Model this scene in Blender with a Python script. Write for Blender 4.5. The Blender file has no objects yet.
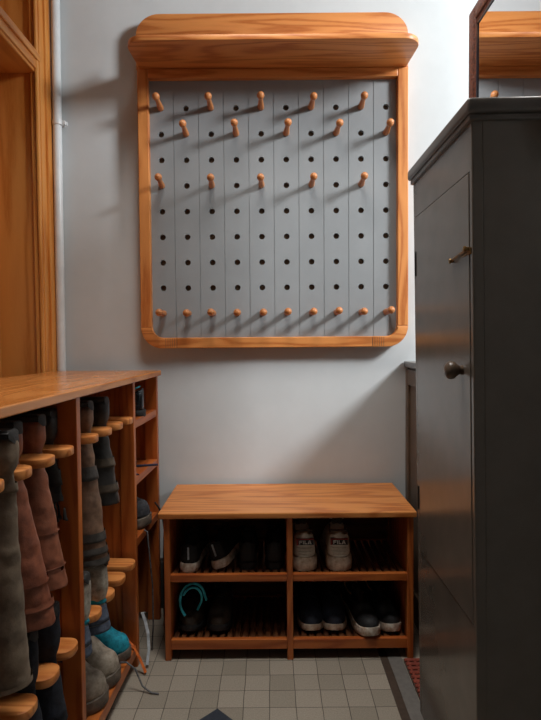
import bpy, bmesh, math, random
from mathutils import Vector, Matrix
random.seed(4)
R = math.radians
sc = bpy.context.scene
COL = sc.collection

# ------------------------------------------------------------------ camera, world, light, exposure
CAM_H = 1.128
cam = bpy.data.objects.new('camera', bpy.data.cameras.new('camera'))
COL.objects.link(cam)
cam.data.sensor_width = 36.0
cam.data.sensor_fit = 'AUTO'
cam.data.lens = 541.0 / 720.0 * 36.0
cam.data.clip_start = 0.05
cam.location = (0, 0, CAM_H)
cam.rotation_euler = (Matrix.Rotation(R(90 - 2.1), 3, 'X') @ Matrix.Rotation(R(-0.45), 3, 'Z')).to_euler()
sc.camera = cam

world = bpy.data.worlds.new('world'); sc.world = world
world.use_nodes = True
world.node_tree.nodes['Background'].inputs[0].default_value = (0.75, 0.85, 1.0, 1)
world.node_tree.nodes['Background'].inputs[1].default_value = 0.02

def area(name, loc, aim, sx, sy, power, color):
    l = bpy.data.lights.new(name, 'AREA'); l.shape = 'RECTANGLE'
    l.size = sx; l.size_y = sy; l.energy = power; l.color = color
    o = bpy.data.objects.new(name, l); COL.objects.link(o)
    o.location = loc
    o.rotation_euler = (Vector(aim) - Vector(loc)).to_track_quat('-Z', 'Y').to_euler()
    return o
# daylight from the side room on the right
area('window_daylight', (2.75, 0.58, 3.02), (0.0, 2.2, 1.7), 0.6, 0.65, 146, (0.95, 0.98, 1.0))
# overhead hall lamp
area('hall_ceiling_light', (-0.02, 1.36, 2.86), (-0.02, 1.36, 0.0), 0.6, 0.6, 11.8, (1.0, 0.97, 0.92)).data.spread = R(105)

sc.view_settings.view_transform = 'Standard'
sc.view_settings.look = 'None'
sc.view_settings.gamma = 1.0
sc.view_settings.use_curve_mapping = False
sc.view_settings.exposure = 0.0

# ------------------------------------------------------------------ materials
def new_mat(name):
    m = bpy.data.materials.new(name); m.use_nodes = True
    nt = m.node_tree
    return m, nt, nt.nodes['Principled BSDF']
def N(nt, t, **kw):
    n = nt.nodes.new(t)
    for k, v in kw.items():
        if k in n.inputs: n.inputs[k].default_value = v
        else: setattr(n, k, v)
    return n
def ramp(nt, stops):
    r = nt.nodes.new('ShaderNodeValToRGB')
    e = r.color_ramp.elements
    while len(e) > 1: e.remove(e[-1])
    e[0].position, e[0].color = stops[0][0], (*stops[0][1], 1)
    for p, c in stops[1:]:
        x = e.new(p); x.color = (*c, 1)
    return r
def lerp(a, b, t): return tuple(x + (y - x) * t for x, y in zip(a, b))

def wood(name, light, dark, axis='X', scale=1.0, rough=0.42, ring=1.0):
    """pine with growth rings running along one axis"""
    m, nt, b = new_mat(name)
    L = nt.links.new
    tc = N(nt, 'ShaderNodeTexCoord')
    mp = N(nt, 'ShaderNodeMapping')
    s = {'X': (0.10, 1, 1), 'Y': (1, 0.10, 1), 'Z': (1, 1, 0.10)}[axis]
    mp.inputs['Scale'].default_value = tuple(k * 26 * scale for k in s)
    L(tc.outputs['Object'], mp.inputs['Vector'])
    n1 = N(nt, 'ShaderNodeTexNoise', Scale=0.35, Detail=2.0, Roughness=0.5, Distortion=0.3)
    L(mp.outputs[0], n1.inputs['Vector'])
    mul = N(nt, 'ShaderNodeMath', operation='MULTIPLY'); mul.inputs[1].default_value = 58.0 * ring
    L(n1.outputs['Fac'], mul.inputs[0])
    sn = N(nt, 'ShaderNodeMath', operation='SINE'); L(mul.outputs[0], sn.inputs[0])
    ma = N(nt, 'ShaderNodeMath', operation='MULTIPLY_ADD'); ma.inputs[1].default_value = 0.5; ma.inputs[2].default_value = 0.5
    L(sn.outputs[0], ma.inputs[0])
    n2 = N(nt, 'ShaderNodeTexNoise', Scale=7.0, Detail=5.0, Roughness=0.7)
    L(mp.outputs[0], n2.inputs['Vector'])
    mx = N(nt, 'ShaderNodeMath', operation='MULTIPLY_ADD'); mx.inputs[1].default_value = 0.55
    L(ma.outputs[0], mx.inputs[0])
    sc2 = N(nt, 'ShaderNodeMath', operation='MULTIPLY'); sc2.inputs[1].default_value = 0.62
    L(n2.outputs['Fac'], sc2.inputs[0]); L(sc2.outputs[0], mx.inputs[2])
    r = ramp(nt, [(0.2, light), (0.6, lerp(light, dark, 0.3)), (0.92, dark)])
    L(mx.outputs[0], r.inputs[0])
    L(r.outputs[0], b.inputs['Base Color'])
    b.inputs['Roughness'].default_value = rough
    bp = N(nt, 'ShaderNodeBump', Strength=0.08, Distance=0.002)
    L(mx.outputs[0], bp.inputs['Height']); L(bp.outputs[0], b.inputs['Normal'])
    return m

def mottled(name, c1, c2, scale=30, rough=0.7, bump=0.2, detail=4, metallic=0.0, spec=0.5, lo=0.35, hi=0.65, dist=0.003):
    m, nt, b = new_mat(name)
    L = nt.links.new
    tc = N(nt, 'ShaderNodeTexCoord')
    n = N(nt, 'ShaderNodeTexNoise', Scale=scale, Detail=detail, Roughness=0.6)
    L(tc.outputs['Object'], n.inputs['Vector'])
    r = ramp(nt, [(lo, c1), (hi, c2)])
    L(n.outputs['Fac'], r.inputs[0]); L(r.outputs[0], b.inputs['Base Color'])
    b.inputs['Roughness'].default_value = rough
    b.inputs['Metallic'].default_value = metallic
    b.inputs['Specular IOR Level'].default_value = spec
    if bump:
        bp = N(nt, 'ShaderNodeBump', Strength=bump, Distance=dist)
        L(n.outputs['Fac'], bp.inputs['Height']); L(bp.outputs[0], b.inputs['Normal'])
    return m

def srgb(r, g, b):
    f = lambda c: ((c / 255 + 0.055) / 1.055) ** 2.4 if c > 10 else c / 255 / 12.92
    return (f(r), f(g), f(b))

PL, PD = (0.70, 0.275, 0.076), (0.44, 0.125, 0.024)
M = {}
for ax in 'XYZ':
    M['pine' + ax] = wood('pine_' + ax.lower(), PL, PD, ax)
    M['rack' + ax] = wood('shaded_pine_' + ax.lower(), (0.52, 0.145, 0.030), (0.33, 0.068, 0.012), ax, rough=0.36)  # redder, darker copy of the pine; shade on the fronts put into the colour
    M['door' + ax] = wood('door_pine_' + ax.lower(), (0.72, 0.305, 0.072), (0.54, 0.18, 0.030), ax, rough=0.33, scale=0.8, ring=0.6)
M['slat'] = wood('dark_slats', (0.16, 0.055, 0.018), (0.08, 0.024, 0.008), 'Y', rough=0.5)  # dark-stained slats, with some of the shelf shade put into the colour
M['slatX'] = wood('shaded_back_wood', (0.20, 0.062, 0.018), (0.10, 0.028, 0.008), 'X', rough=0.5)  # back wood darkened, bench interior shade put into its colour
M['top'] = wood('polished_pine', (0.64, 0.25, 0.070), (0.46, 0.15, 0.032), 'Y', rough=0.22)
M['peg'] = wood('peg_beech', (0.56, 0.215, 0.07), (0.42, 0.145, 0.04), 'Y', rough=0.4)
M['plaster'] = mottled('wall_plaster', srgb(200, 204, 205), srgb(206, 210, 211), 5, 0.75, 0.05, 6)
M['ceil'] = mottled('ceiling_paint', srgb(222, 222, 218), srgb(232, 232, 228), 5, 0.9, 0.03)
M['skirt'] = mottled('dark_skirting', srgb(60, 58, 56), srgb(72, 69, 66), 9, 0.5, 0.03)
M['panel'] = mottled('grey_board_paint', srgb(140, 143, 145), srgb(145, 148, 150), 6, 0.36, 0.05)
M['hole'] = mottled('hole_backing_wood', (0.16, 0.085, 0.045), (0.10, 0.05, 0.028), 40, 0.9, 0)  # brown backing wood seen through the peg holes
M['ward'] = mottled('grey_cupboard_paint', srgb(100, 91, 82), srgb(106, 96, 87), 12, 0.19, 0.04, dist=0.001)
M['wardcap'] = mottled('grey_cupboard_cap_paint', srgb(92, 87, 82), srgb(98, 92, 87), 12, 0.3, 0.04)
M['lowcup'] = mottled('brown_grey_paint', srgb(92, 76, 62), srgb(104, 86, 70), 14, 0.45, 0.05)
M['pipe'] = mottled('white_pipe_paint', srgb(216, 220, 222), srgb(226, 229, 230), 20, 0.35, 0.02)
M['brass'] = mottled('old_brass', (0.30, 0.17, 0.05), (0.12, 0.06, 0.02), 90, 0.4, 0.1, metallic=0.8)
M['iron'] = mottled('dark_iron', (0.02, 0.018, 0.016), (0.04, 0.035, 0.03), 60, 0.5, 0.1, metallic=0.5)
M['knob'] = mottled('knob_wood', srgb(96, 78, 62), srgb(74, 58, 46), 40, 0.35, 0.05)
M['frame'] = mottled('carved_mahogany', srgb(134, 76, 54), srgb(82, 42, 30), 110, 0.45, 0.7, 3, dist=0.006)
M['edge'] = mottled('mirror_edge_blue_black', (0.012, 0.016, 0.026), (0.02, 0.024, 0.035), 30, 0.3, 0)
def mirror_mat():
    m, nt, b = new_mat('mirror_silver')
    b.inputs['Base Color'].default_value = (0.86, 0.87, 0.88, 1); b.inputs['Metallic'].default_value = 1; b.inputs['Roughness'].default_value = 0.01
    return m
M['mirror'] = mirror_mat()
def glass_mat():
    m, nt, b = new_mat('window_glass')
    b.inputs['Base Color'].default_value = (0.5, 0.55, 0.58, 1); b.inputs['Roughness'].default_value = 0.05
    tr = N(nt, 'ShaderNodeBsdfTransparent'); mx = N(nt, 'ShaderNodeMixShader'); mx.inputs[0].default_value = 0.25
    nt.links.new(tr.outputs[0], mx.inputs[1]); nt.links.new(b.outputs[0], mx.inputs[2])
    nt.links.new(mx.outputs[0], nt.nodes['Material Output'].inputs['Surface'])
    return m
M['glass'] = glass_mat()

def tiles_mat():
    m, nt, b = new_mat('floor_tiles')
    L = nt.links.new
    P = 0.0812
    tc = N(nt, 'ShaderNodeTexCoord')
    mp = N(nt, 'ShaderNodeMapping'); mp.inputs['Location'].default_value = (0.009 / P, 0.0, 0); mp.inputs['Scale'].default_value = (1 / P, 1 / P, 1)
    L(tc.outputs['Object'], mp.inputs['Vector'])
    # wobble so the joints are hand laid
    nz = N(nt, 'ShaderNodeTexNoise', Scale=0.9, Detail=1.0); L(mp.outputs[0], nz.inputs['Vector'])
    ws = N(nt, 'ShaderNodeVectorMath', operation='SCALE'); ws.inputs['Scale'].default_value = 0.05
    L(nz.outputs['Color'], ws.inputs[0])
    ad = N(nt, 'ShaderNodeVectorMath', operation='ADD'); L(mp.outputs[0], ad.inputs[0]); L(ws.outputs[0], ad.inputs[1])
    fr = N(nt, 'ShaderNodeVectorMath', operation='FRACTION'); L(ad.outputs[0], fr.inputs[0])
    fl = N(nt, 'ShaderNodeVectorMath', operation='FLOOR'); L(ad.outputs[0], fl.inputs[0])
    sx = N(nt, 'ShaderNodeSeparateXYZ'); L(fr.outputs[0], sx.inputs[0])
    def edge(out):
        a = N(nt, 'ShaderNodeMath', operation='SUBTRACT'); a.inputs[1].default_value = 0.5; L(out, a.inputs[0])
        c = N(nt, 'ShaderNodeMath', operation='ABSOLUTE'); L(a.outputs[0], c.inputs[0]); return c
    ex, ey = edge(sx.outputs[0]), edge(sx.outputs[1])
    mxx = N(nt, 'ShaderNodeMath', operation='MAXIMUM'); L(ex.outputs[0], mxx.inputs[0]); L(ey.outputs[0], mxx.inputs[1])
    gr = ramp(nt, [(0.0, (1, 1, 1)), (0.484, (1, 1, 1)), (0.493, (0, 0, 0))]); L(mxx.outputs[0], gr.inputs[0])
    wn = N(nt, 'ShaderNodeTexWhiteNoise'); wn.noise_dimensions = '2D'; L(fl.outputs[0], wn.inputs['Vector'])
    tr = ramp(nt, [(0.0, srgb(150, 141, 127)), (1.0, srgb(168, 158, 144))]); L(wn.outputs['Value'], tr.inputs[0])
    sp = N(nt, 'ShaderNodeTexNoise', Scale=240.0, Detail=3.0); L(tc.outputs['Object'], sp.inputs['Vector'])
    spr = ramp(nt, [(0.3, (0.78, 0.78, 0.78)), (0.7, (1.05, 1.05, 1.05))]); L(sp.outputs['Fac'], spr.inputs[0])
    mm = N(nt, 'ShaderNodeMix', data_type='RGBA', blend_type='MULTIPLY'); mm.inputs[0].default_value = 1
    L(tr.outputs[0], mm.inputs[6]); L(spr.outputs[0], mm.inputs[7])
    mg = N(nt, 'ShaderNodeMix', data_type='RGBA'); L(gr.outputs[0], mg.inputs[0])
    mg.inputs[6].default_value = (*srgb(62, 56, 50), 1); L(mm.outputs[2], mg.inputs[7])
    L(mg.outputs[2], b.inputs['Base Color'])
    b.inputs['Roughness'].default_value = 0.5
    bp = N(nt, 'ShaderNodeBump', Strength=0.5, Distance=0.002); L(gr.outputs[0], bp.inputs['Height']); L(bp.outputs[0], b.inputs['Normal'])
    return m
M['tiles'] = tiles_mat()
M['darktile'] = mottled('dark_border_tile', srgb(66, 54, 46), srgb(78, 64, 54), 60, 0.5, 0.1)
M['navytile'] = mottled('blue_black_tile', srgb(44, 50, 60), srgb(52, 58, 68), 80, 0.5, 0.05)
M['slate'] = mottled('grey_stone', srgb(104, 100, 96), srgb(116, 112, 107), 60, 0.6, 0.15)
M['matred'] = mottled('red_brown_mat', srgb(150, 70, 52), srgb(110, 46, 34), 120, 0.9, 0.5)

# ------------------------------------------------------------------ mesh helpers
class MB:
    def __init__(s): s.bm = bmesh.new()
    def box(s, x0, x1, y0, y1, z0, z1, bev=0.0, seg=2, mat=None):
        r = bmesh.ops.create_cube(s.bm, size=1)
        vs = r['verts']
        for v in vs:
            v.co = Vector(((x0 + x1) / 2 + v.co.x * (x1 - x0), (y0 + y1) / 2 + v.co.y * (y1 - y0), (z0 + z1) / 2 + v.co.z * (z1 - z0)))
        if bev:
            es = {e for v in vs for e in v.link_edges}
            r2 = bmesh.ops.bevel(s.bm, geom=list(es), offset=bev, segments=seg, profile=0.5, affect='EDGES')
            vs = list({v for f in r2['faces'] for v in f.verts} | {v for v in vs if v.is_valid})
        if mat is not None: bmesh.ops.transform(s.bm, matrix=mat, verts=vs)
        return s
    def prism(s, pts, axis, a, b, bev=0.0, mat=None):
        """2D outline swept along an axis. axis Z: pts=(x,y); Y: pts=(x,z); X: pts=(y,z)"""
        def P(p, h):
            return {'Z': (p[0], p[1], h), 'Y': (p[0], h, p[1]), 'X': (h, p[0], p[1])}[axis]
        va = [s.bm.verts.new(P(p, a)) for p in pts]; vb = [s.bm.verts.new(P(p, b)) for p in pts]
        n = len(pts); fs = []
        fs.append(s.bm.faces.new(va)); fs.append(s.bm.faces.new(vb[::-1]))
        for i in range(n): fs.append(s.bm.faces.new((va[i], vb[i], vb[(i + 1) % n], va[(i + 1) % n])))
        bmesh.ops.recalc_face_normals(s.bm, faces=fs)
        if bev:
            es = list({e for f in fs[:2] for e in f.edges})
            r2 = bmesh.ops.bevel(s.bm, geom=es, offset=bev, segments=2, profile=0.5, affect='EDGES')
        if mat is not None: bmesh.ops.transform(s.bm, matrix=mat, verts=[v for v in va + vb if v.is_valid])
        return s
    def rings(s, rings, cap=True, close=True):
        vr = [[s.bm.verts.new(p) for p in r] for r in rings]
        n = len(vr[0]); fs = []
        for a, b in zip(vr[:-1], vr[1:]):
            for i in range(n if close else n - 1):
                fs.append(s.bm.faces.new((a[i], a[(i + 1) % n], b[(i + 1) % n], b[i])))
        if cap:
            fs.append(s.bm.faces.new(vr[0][::-1])); fs.append(s.bm.faces.new(vr[-1]))
        bmesh.ops.recalc_face_normals(s.bm, faces=fs)
        return s
    def tube(s, path, rad, n=10, cap=True):
        path = [Vector(p) for p in path]
        rad = rad if isinstance(rad, (list, tuple)) else [rad] * len(path)
        rs = []; prev = None
        for i, p in enumerate(path):
            t = (path[min(i + 1, len(path) - 1)] - path[max(i - 1, 0)]).normalized()
            if prev is None:
                u = t.orthogonal().normalized()
            else:
                u = (prev - t * prev.dot(t)).normalized()
            prev = u; w = t.cross(u)
            rs.append([p + (u * math.cos(2 * math.pi * k / n) + w * math.sin(2 * math.pi * k / n)) * rad[i] for k in range(n)])
        return s.rings(rs, cap)
    def lathe(s, prof, origin, axis, n=20):
        """prof: (distance along axis, radius)"""
        o = Vector(origin); t = Vector(axis).normalized(); u = t.orthogonal().normalized(); w = t.cross(u)
        rs = [[o + t * d + (u * math.cos(2 * math.pi * k / n) + w * math.sin(2 * math.pi * k / n)) * max(r, 1e-4) for k in range(n)] for d, r in prof]
        return s.rings(rs)
    def build(s, name, mat, parent=None, smooth=False, sub=0, auto=None):
        me = bpy.data.meshes.new(name); s.bm.to_mesh(me); s.bm.free()
        o = bpy.data.objects.new(name, me); COL.objects.link(o)
        if mat: me.materials.append(mat)
        if smooth:
            for p in me.polygons: p.use_smooth = True
        if auto is not None:
            for p in me.polygons: p.use_smooth = True
            me.set_sharp_from_angle(angle=R(auto))
        if sub:
            md = o.modifiers.new('sub', 'SUBSURF'); md.levels = md.render_levels = sub
        if parent: o.parent = parent
        return o

def thing(name, label, cat, loc=(0, 0, 0), rotz=0.0, group=None):
    o = bpy.data.objects.new(name, None); COL.objects.link(o)
    o.location = loc; o.rotation_euler = (0, 0, rotz); o.empty_display_size = 0.05
    return tag(o, label, cat, group)
def tag(o, label, cat, group=None):
    o['label'] = label; o['category'] = cat
    if group: o['group'] = group
    return o
def struct(o):
    o['kind'] = 'structure'; return o
def copy_tree(o, parent=None):
    c = o.copy(); COL.objects.link(c)
    if parent: c.parent = parent
    for ch in list(o.children): copy_tree(ch, c)
    return c
def arc(cx, cy, r, a0, a1, n=8):
    return [(cx + r * math.cos(R(a0 + (a1 - a0) * i / n)), cy + r * math.sin(R(a0 + (a1 - a0) * i / n))) for i in range(n + 1)]

# ------------------------------------------------------------------ the room
YB = 2.26          # back wall
XL = -0.906        # left wall
XR = 0.655         # right wall (pier with the mirror)
CEIL = 2.92
struct(MB().box(-1.3, 3.15, -1.6, YB + 0.1, -0.06, 0).build('floor', M['tiles']))
struct(MB().box(-1.3, 3.15, YB, YB + 0.1, 0, CEIL).build('wall_back', M['plaster']))
b = MB(); b.box(XL - 0.3, XL, -1.6, 1.13, 0, CEIL); b.box(XL - 0.3, XL, 1.13, YB, 2.70, CEIL); b.box(XL - 0.3, XL, YB - 0.006, YB, 0, 2.7)
struct(b.build('wall_left', M['plaster']))
struct(MB().box(XR, XR + 0.07, -1.6, 1.692, 0, 2.22).box(XR, XR + 0.07, -1.6, 1.45, 2.22, CEIL).build('wall_right', M['plaster']))  # upper wall cut back and shaped to grade daylight across the peg board
# unseen side room with its window, made tall so daylight reaches the board
SX = 3.05; SC = 3.9
struct(MB().box(SX, SX + 0.1, -1.6, 0.1, 0, SC).box(SX, SX + 0.1, 1.1, YB, 0, SC).box(SX, SX + 0.1, 0.1, 1.1, 0, 1.4).box(SX, SX + 0.1, 0.1, 1.1, 3.7, SC)
       .box(XR + 0.07, SX, YB, YB + 0.1, CEIL, SC).box(XR, XR + 0.07, -1.6, YB + 0.1, CEIL + 0.06, SC).build('wall_side', M['plaster']))
struct(MB().box(XR, SX + 0.1, -1.6, YB + 0.1, SC, SC + 0.06).build('ceiling_side', M['ceil']))
struct(MB().box(-1.3, XR + 0.07, -1.6, YB + 0.1, CEIL, CEIL + 0.06).build('ceiling', M['ceil']))
w = struct(MB().box(SX, SX + .07, 0.1, 0.15, 1.4, 3.7).box(SX, SX + .07, 1.05, 1.1, 1.4, 3.7).box(SX, SX + .07, 0.15, 1.05, 1.4, 1.45).box(SX, SX + .07, 0.15, 1.05, 3.65, 3.7)
           .box(SX + .01, SX + .05, 0.15, 1.05, 2.5, 2.54).build('window_1', M['pipe']))
MB().box(SX + .028, SX + .032, 0.15, 1.05, 1.45, 3.65).build('pane', M['glass'], w)
struct(MB().box(XL, 0.56, YB - 0.018, YB, 0, 0.20, 0.004).box(XL, 0.56, YB - 0.012, YB, 0.19, 0.212, 0.003).build('baseboard_back', M['skirt']))
# floor borders on the right
struct(MB().box(0.380, 0.407, -1.0, YB - 0.02, -0.01, 0.0015).build('trim_1', M['darktile']))
struct(MB().box(0.407, 0.455, -1.0, YB - 0.02, -0.01, 0.0025).build('trim_2', M['slate']))
# the blue-black diamond inlay
c = (-0.171, 1.556); d = 0.062
struct(MB().prism([(c[0] - d, c[1]), (c[0], c[1] - d), (c[0] + d, c[1]), (c[0], c[1] + d)], 'Z', -0.005, 0.0012).build('trim_3', M['navytile']))

# red-brown ribbed mat
mt = thing('door_mat', 'red-brown ribbed mat on the floor beside the grey stone strip', 'mat', (0.53, 1.55, 0))
MB().box(-0.073, 0.073, -0.30, 0.305, 0.0005, 0.006, 0.002).build('backing', M['darktile'], mt)
b = MB()
for i in range(26):
    y = -0.292 + i * 0.0236
    b.box(-0.071, 0.071, y - 0.0075, y + 0.0075, 0.0055, 0.012, 0.002, 1)
for i in range(6):
    x = -0.06 + i * 0.024
    b.box(x - 0.004, x + 0.004, -0.297, 0.302, 0.0055, 0.0105, 0.001, 1)
b.build('ribs', M['matred'], mt)

# ------------------------------------------------------------------ panelled doorway on the left
dr = struct(bpy.data.objects.new('door_1', None)); COL.objects.link(dr); dr.location = (XL, 2.15, 0)
def dpart(b, name, mat, **k):
    o = b.build(name, mat, dr, **k); o.location = (-XL, -2.15, 0); return o
TZ0, TZ1 = 2.174, 2.245
# casing on the wall face (far side), moulded in three steps
b = MB()
b.box(XL, XL + 0.016, 2.150, 2.246, 0, 2.72, 0.003); b.box(XL, XL + 0.026, 2.188, 2.240, 0, 2.72, 0.004); b.box(XL, XL + 0.012, 2.132, 2.152, 0, 2.72, 0.004)
dpart(b, 'casing', M['doorZ'])
b = MB(); b.box(XL, XL + 0.016, 1.13, 1.22, 0, 2.72, 0.003); b.box(XL, XL + 0.026, 1.14, 1.19, 0, 2.72, 0.004)
dpart(b, 'casing', M['doorZ'])
# jamb linings (reveals), far and near, and head
JX = -1.068
b = MB(); b.box(JX - 0.06, XL - 0.001, 2.150, 2.175, 0, 2.70, 0.002); b.box(XL - 0.02, XL - 0.002, 2.138, 2.152, 0, 2.70, 0.004)
dpart(b, 'jamb', M['doorZ'])
dpart(MB().box(JX - 0.06, XL - 0.001, 1.19, 1.215, 0, 2.70, 0.002), 'jamb', M['doorZ'])
dpart(MB().box(JX - 0.06, XL, 1.215, 2.15, 2.675, 2.70), 'head', M['doorY'])
# transom with moulded face
b = MB(); b.box(JX - 0.05, XL + 0.008, 1.215, 2.15, TZ0 + 0.012, TZ1, 0.003); b.box(JX - 0.05, XL + 0.016, 1.18, 2.16, TZ1 - 0.026, TZ1 + 0.004, 0.004)
b.box(JX - 0.05, XL + 0.001, 1.215, 2.15, TZ0, TZ0 + 0.02, 0.005); b.box(JX - 0.05, XL + 0.004, 1.215, 2.15, TZ0 + 0.010, TZ0 + 0.024, 0.004)
dpart(b, 'transom', M['doorY'])
# over-light: frame and raised wooden panel
b = MB(); b.box(JX - 0.04, JX, 2.085, 2.15, TZ1, 2.675, 0.003); b.box(JX - 0.04, JX, 1.215, 1.28, TZ1, 2.675, 0.003); b.box(JX - 0.04, JX, 1.28, 2.085, TZ1, TZ1 + 0.06, 0.003)
dpart(b, 'overlight_frame', M['doorZ'])
dpart(MB().box(JX - 0.03, JX - 0.015, 1.28, 2.085, TZ1 + 0.05, 2.675), 'overlight_panel', M['doorZ'])
# door leaf: stiles, rails, panel below the lock rail, glass above
b = MB(); b.box(JX - 0.042, JX, 2.062, 2.147, 0.01, TZ0 - 0.004, 0.004); b.box(JX - 0.042, JX, 1.218, 1.31, 0.01, TZ0 - 0.004, 0.004)
b.box(JX - 0.036, JX - 0.004, 2.045, 2.065, 0.2, TZ0 - 0.1, 0.006)
dpart(b, 'stile', M['doorZ'])
b = MB()
for z0, z1 in ((0.01, 0.2), (0.82, 0.98), (1.515, 1.56), (TZ0 - 0.1, TZ0 - 0.004)):
    b.box(JX - 0.040, JX + 0.002, 1.30, 2.066, z0, z1, 0.004)
dpart(b, 'rail', M['doorY'])
dpart(MB().box(JX - 0.028, JX - 0.016, 1.30, 2.06, 0.2, 0.82), 'door_panel', M['doorZ'])
dpart(MB().box(JX - 0.024, JX - 0.018, 1.30, 2.05, 0.98, 2.1), 'pane', M['glass'])

# ------------------------------------------------------------------ heating pipe in the corner
pp = thing('pipe', 'white painted vertical pipe running up the wall beside the pine door frame', 'pipe', (-0.862, 2.234, 0))
MB().tube([(-0.004, 0, 0.0), (-0.003, 0, 0.8), (0.0, 0, 1.6), (0.008, 0, CEIL)], 0.0175, 20).build('tube', M['pipe'], pp, smooth=True)
b = MB()
b.tube([(0.004, 0, 2.008), (0.004, 0, 2.026)], 0.021, 20)
b.box(-0.026, 0.042, 0.006, 0.012, 2.009, 2.025, 0.002); b.box(0.020, 0.036, -0.006, 0.008, 2.009, 2.025, 0.002)
b.box(-0.02, 0.025, 0.008, 0.028, 2.011, 2.023)
b.build('clip', M['pipe'], pp, auto=40)

# ------------------------------------------------------------------ peg board with shelf
pb = thing('peg_board', 'wall-mounted grey peg board in a pine frame with shelf and turned pegs', 'peg board', (0.02, 2.26, 1.10))
OX, OY, OZ = pb.location
def bp(b, name, mat, **k):
    o = b.build(name, mat, pb, **k); o.location = (-OX, -OY, -OZ); return o
CX0, PC, CZ0, PZ = -0.437, 0.1015, 1.241, 0.1037     # first column x, column pitch, lowest row z, row pitch
px0, px1 = CX0 - PC / 2, CX0 + 9.5 * PC
pz0, pz1 = 1.135, 2.195
YP = 2.232
def plate(b, x0, x1, z0, z1, cx, cz, r, n=20):
    bm = b.bm
    ci = [bm.verts.new((cx + r * math.cos(2 * math.pi * k / n), YP, cz + r * math.sin(2 * math.pi * k / n))) for k in range(n)]
    cb = [bm.verts.new((v.co.x, YP + 0.014, v.co.z)) for v in ci]
    sq = []
    for k in range(n):
        c_, s_ = math.cos(2 * math.pi * k / n), math.sin(2 * math.pi * k / n)
        tx = ((x1 - cx) if c_ > 0 else (cx - x0)) / max(abs(c_), 1e-6); tz = ((z1 - cz) if s_ > 0 else (cz - z0)) / max(abs(s_), 1e-6)
        t = min(tx, tz); sq.append(bm.verts.new((cx + c_ * t, YP, cz + s_ * t)))
    cor = {}
    for k in range(n):
        k2 = (k + 1) % n
        a, b2 = sq[k].co, sq[k2].co
        if abs(a.x - b2.x) > 1e-6 and abs(a.z - b2.z) > 1e-6:
            vx = x1 if max(a.x, b2.x) > cx + 1e-6 and (abs(a.x - x1) < 1e-6 or abs(b2.x - x1) < 1e-6) else x0
            vz = z1 if (abs(a.z - z1) < 1e-6 or abs(b2.z - z1) < 1e-6) else z0
            cv = bm.verts.new((vx, YP, vz))
            bm.faces.new((ci[k], sq[k], cv, sq[k2], ci[k2]))
        else:
            bm.faces.new((ci[k], sq[k], sq[k2], ci[k2]))
        bm.faces.new((ci[k], ci[k2], cb[k2], cb[k]))
b = MB()
g = 0.0011
for cidx in range(10):
    cx = CX0 + cidx * PC
    x0, x1 = cx - PC / 2 + g, cx + PC / 2 - g
    zs = [pz0] + [CZ0 + (r + 0.5) * PZ for r in range(8)] + [pz1]
    for r in range(9):
        plate(b, x0, x1, zs[r], zs[r + 1], cx, CZ0 + r * PZ, 0.0118)
    for x in (x0, x1):   # groove sides
        v = [b.bm.verts.new(p) for p in ((x, YP, pz0), (x, YP, pz1), (x, YP + 0.006, pz1), (x, YP + 0.006, pz0))]
        b.bm.faces.new(v)
bmesh.ops.recalc_face_normals(b.bm, faces=b.bm.faces[:])
bp(b, 'board', M['panel'])
b = MB()
for i in range(11):
    x = px0 + i * PC
    b.box(x - 0.004, x + 0.004, YP + 0.003, YP + 0.005, pz0, pz1)
gb = bp(b, 'groove_strips', M['panel'])
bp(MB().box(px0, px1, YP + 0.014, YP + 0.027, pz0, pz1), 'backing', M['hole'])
# frame
fx0, fx1 = -0.526, 0.562
fz0, fz1 = 1.098, 2.2165
fw = 0.043; YF0 = 2.205; rc = 0.085
bp(MB().box(fx0, fx0 + fw, YF0, YB - 0.001, fz0 + rc, fz1, 0.003), 'stile', M['pineZ'])
bp(MB().box(fx1 - fw, fx1, YF0, YB - 0.001, fz0 + rc, fz1, 0.003), 'stile', M['pineZ'])
bp(MB().box(fx0 + fw, fx1 - fw, YF0, YB - 0.001, fz1 - 0.036, fz1, 0.003), 'top_rail', M['pineX'])
bp(MB().box(fx0 + 0.145, fx1 - 0.145, YF0, YB - 0.001, fz0, fz0 + fw, 0.003), 'bottom_rail', M['pineX'])
ri = rc - fw + 0.004
def corner(sgn, x):
    pts = [(x, fz0 + rc)]
    o_ = [(x + sgn * rc * (1 - math.cos(R(t))), fz0 + rc * (1 - math.sin(R(t)))) for t in range(0, 91, 10)]
    pts = o_ + [(x + sgn * 0.145, fz0), (x + sgn * 0.145, fz0 + fw)]
    pts += [(x + sgn * (fw + ri * (1 - math.cos(R(t)))), fz0 + fw + ri * (1 - math.sin(R(t)))) for t in range(90, -1, -15)]
    pts += [(x + sgn * fw, fz0 + rc)] if abs(fz0 + fw + ri - fz0 - rc) > 1e-4 else []
    return pts
bp(MB().prism(corner(1, fx0), 'Y', YF0, YB - 0.001, 0.002), 'frame_corner', M['pineX'], auto=35)
bp(MB().prism(corner(-1, fx1), 'Y', YF0, YB - 0.001, 0.002), 'frame_corner', M['pineX'], auto=35)
# finger joints between corner blocks and bottom rail
for sgn, x in ((1, fx0), (-1, fx1)):
    b = MB()
    for k in range(6):
        xx = x + sgn * (0.100 + k * 0.009)
        b.box(xx - 0.0007, xx + 0.0007, YF0 - 0.0006, YF0 + 0.003, fz0 + 0.002, fz0 + fw - 0.002)
    bp(b, 'finger_joint', M['knob'])
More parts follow.
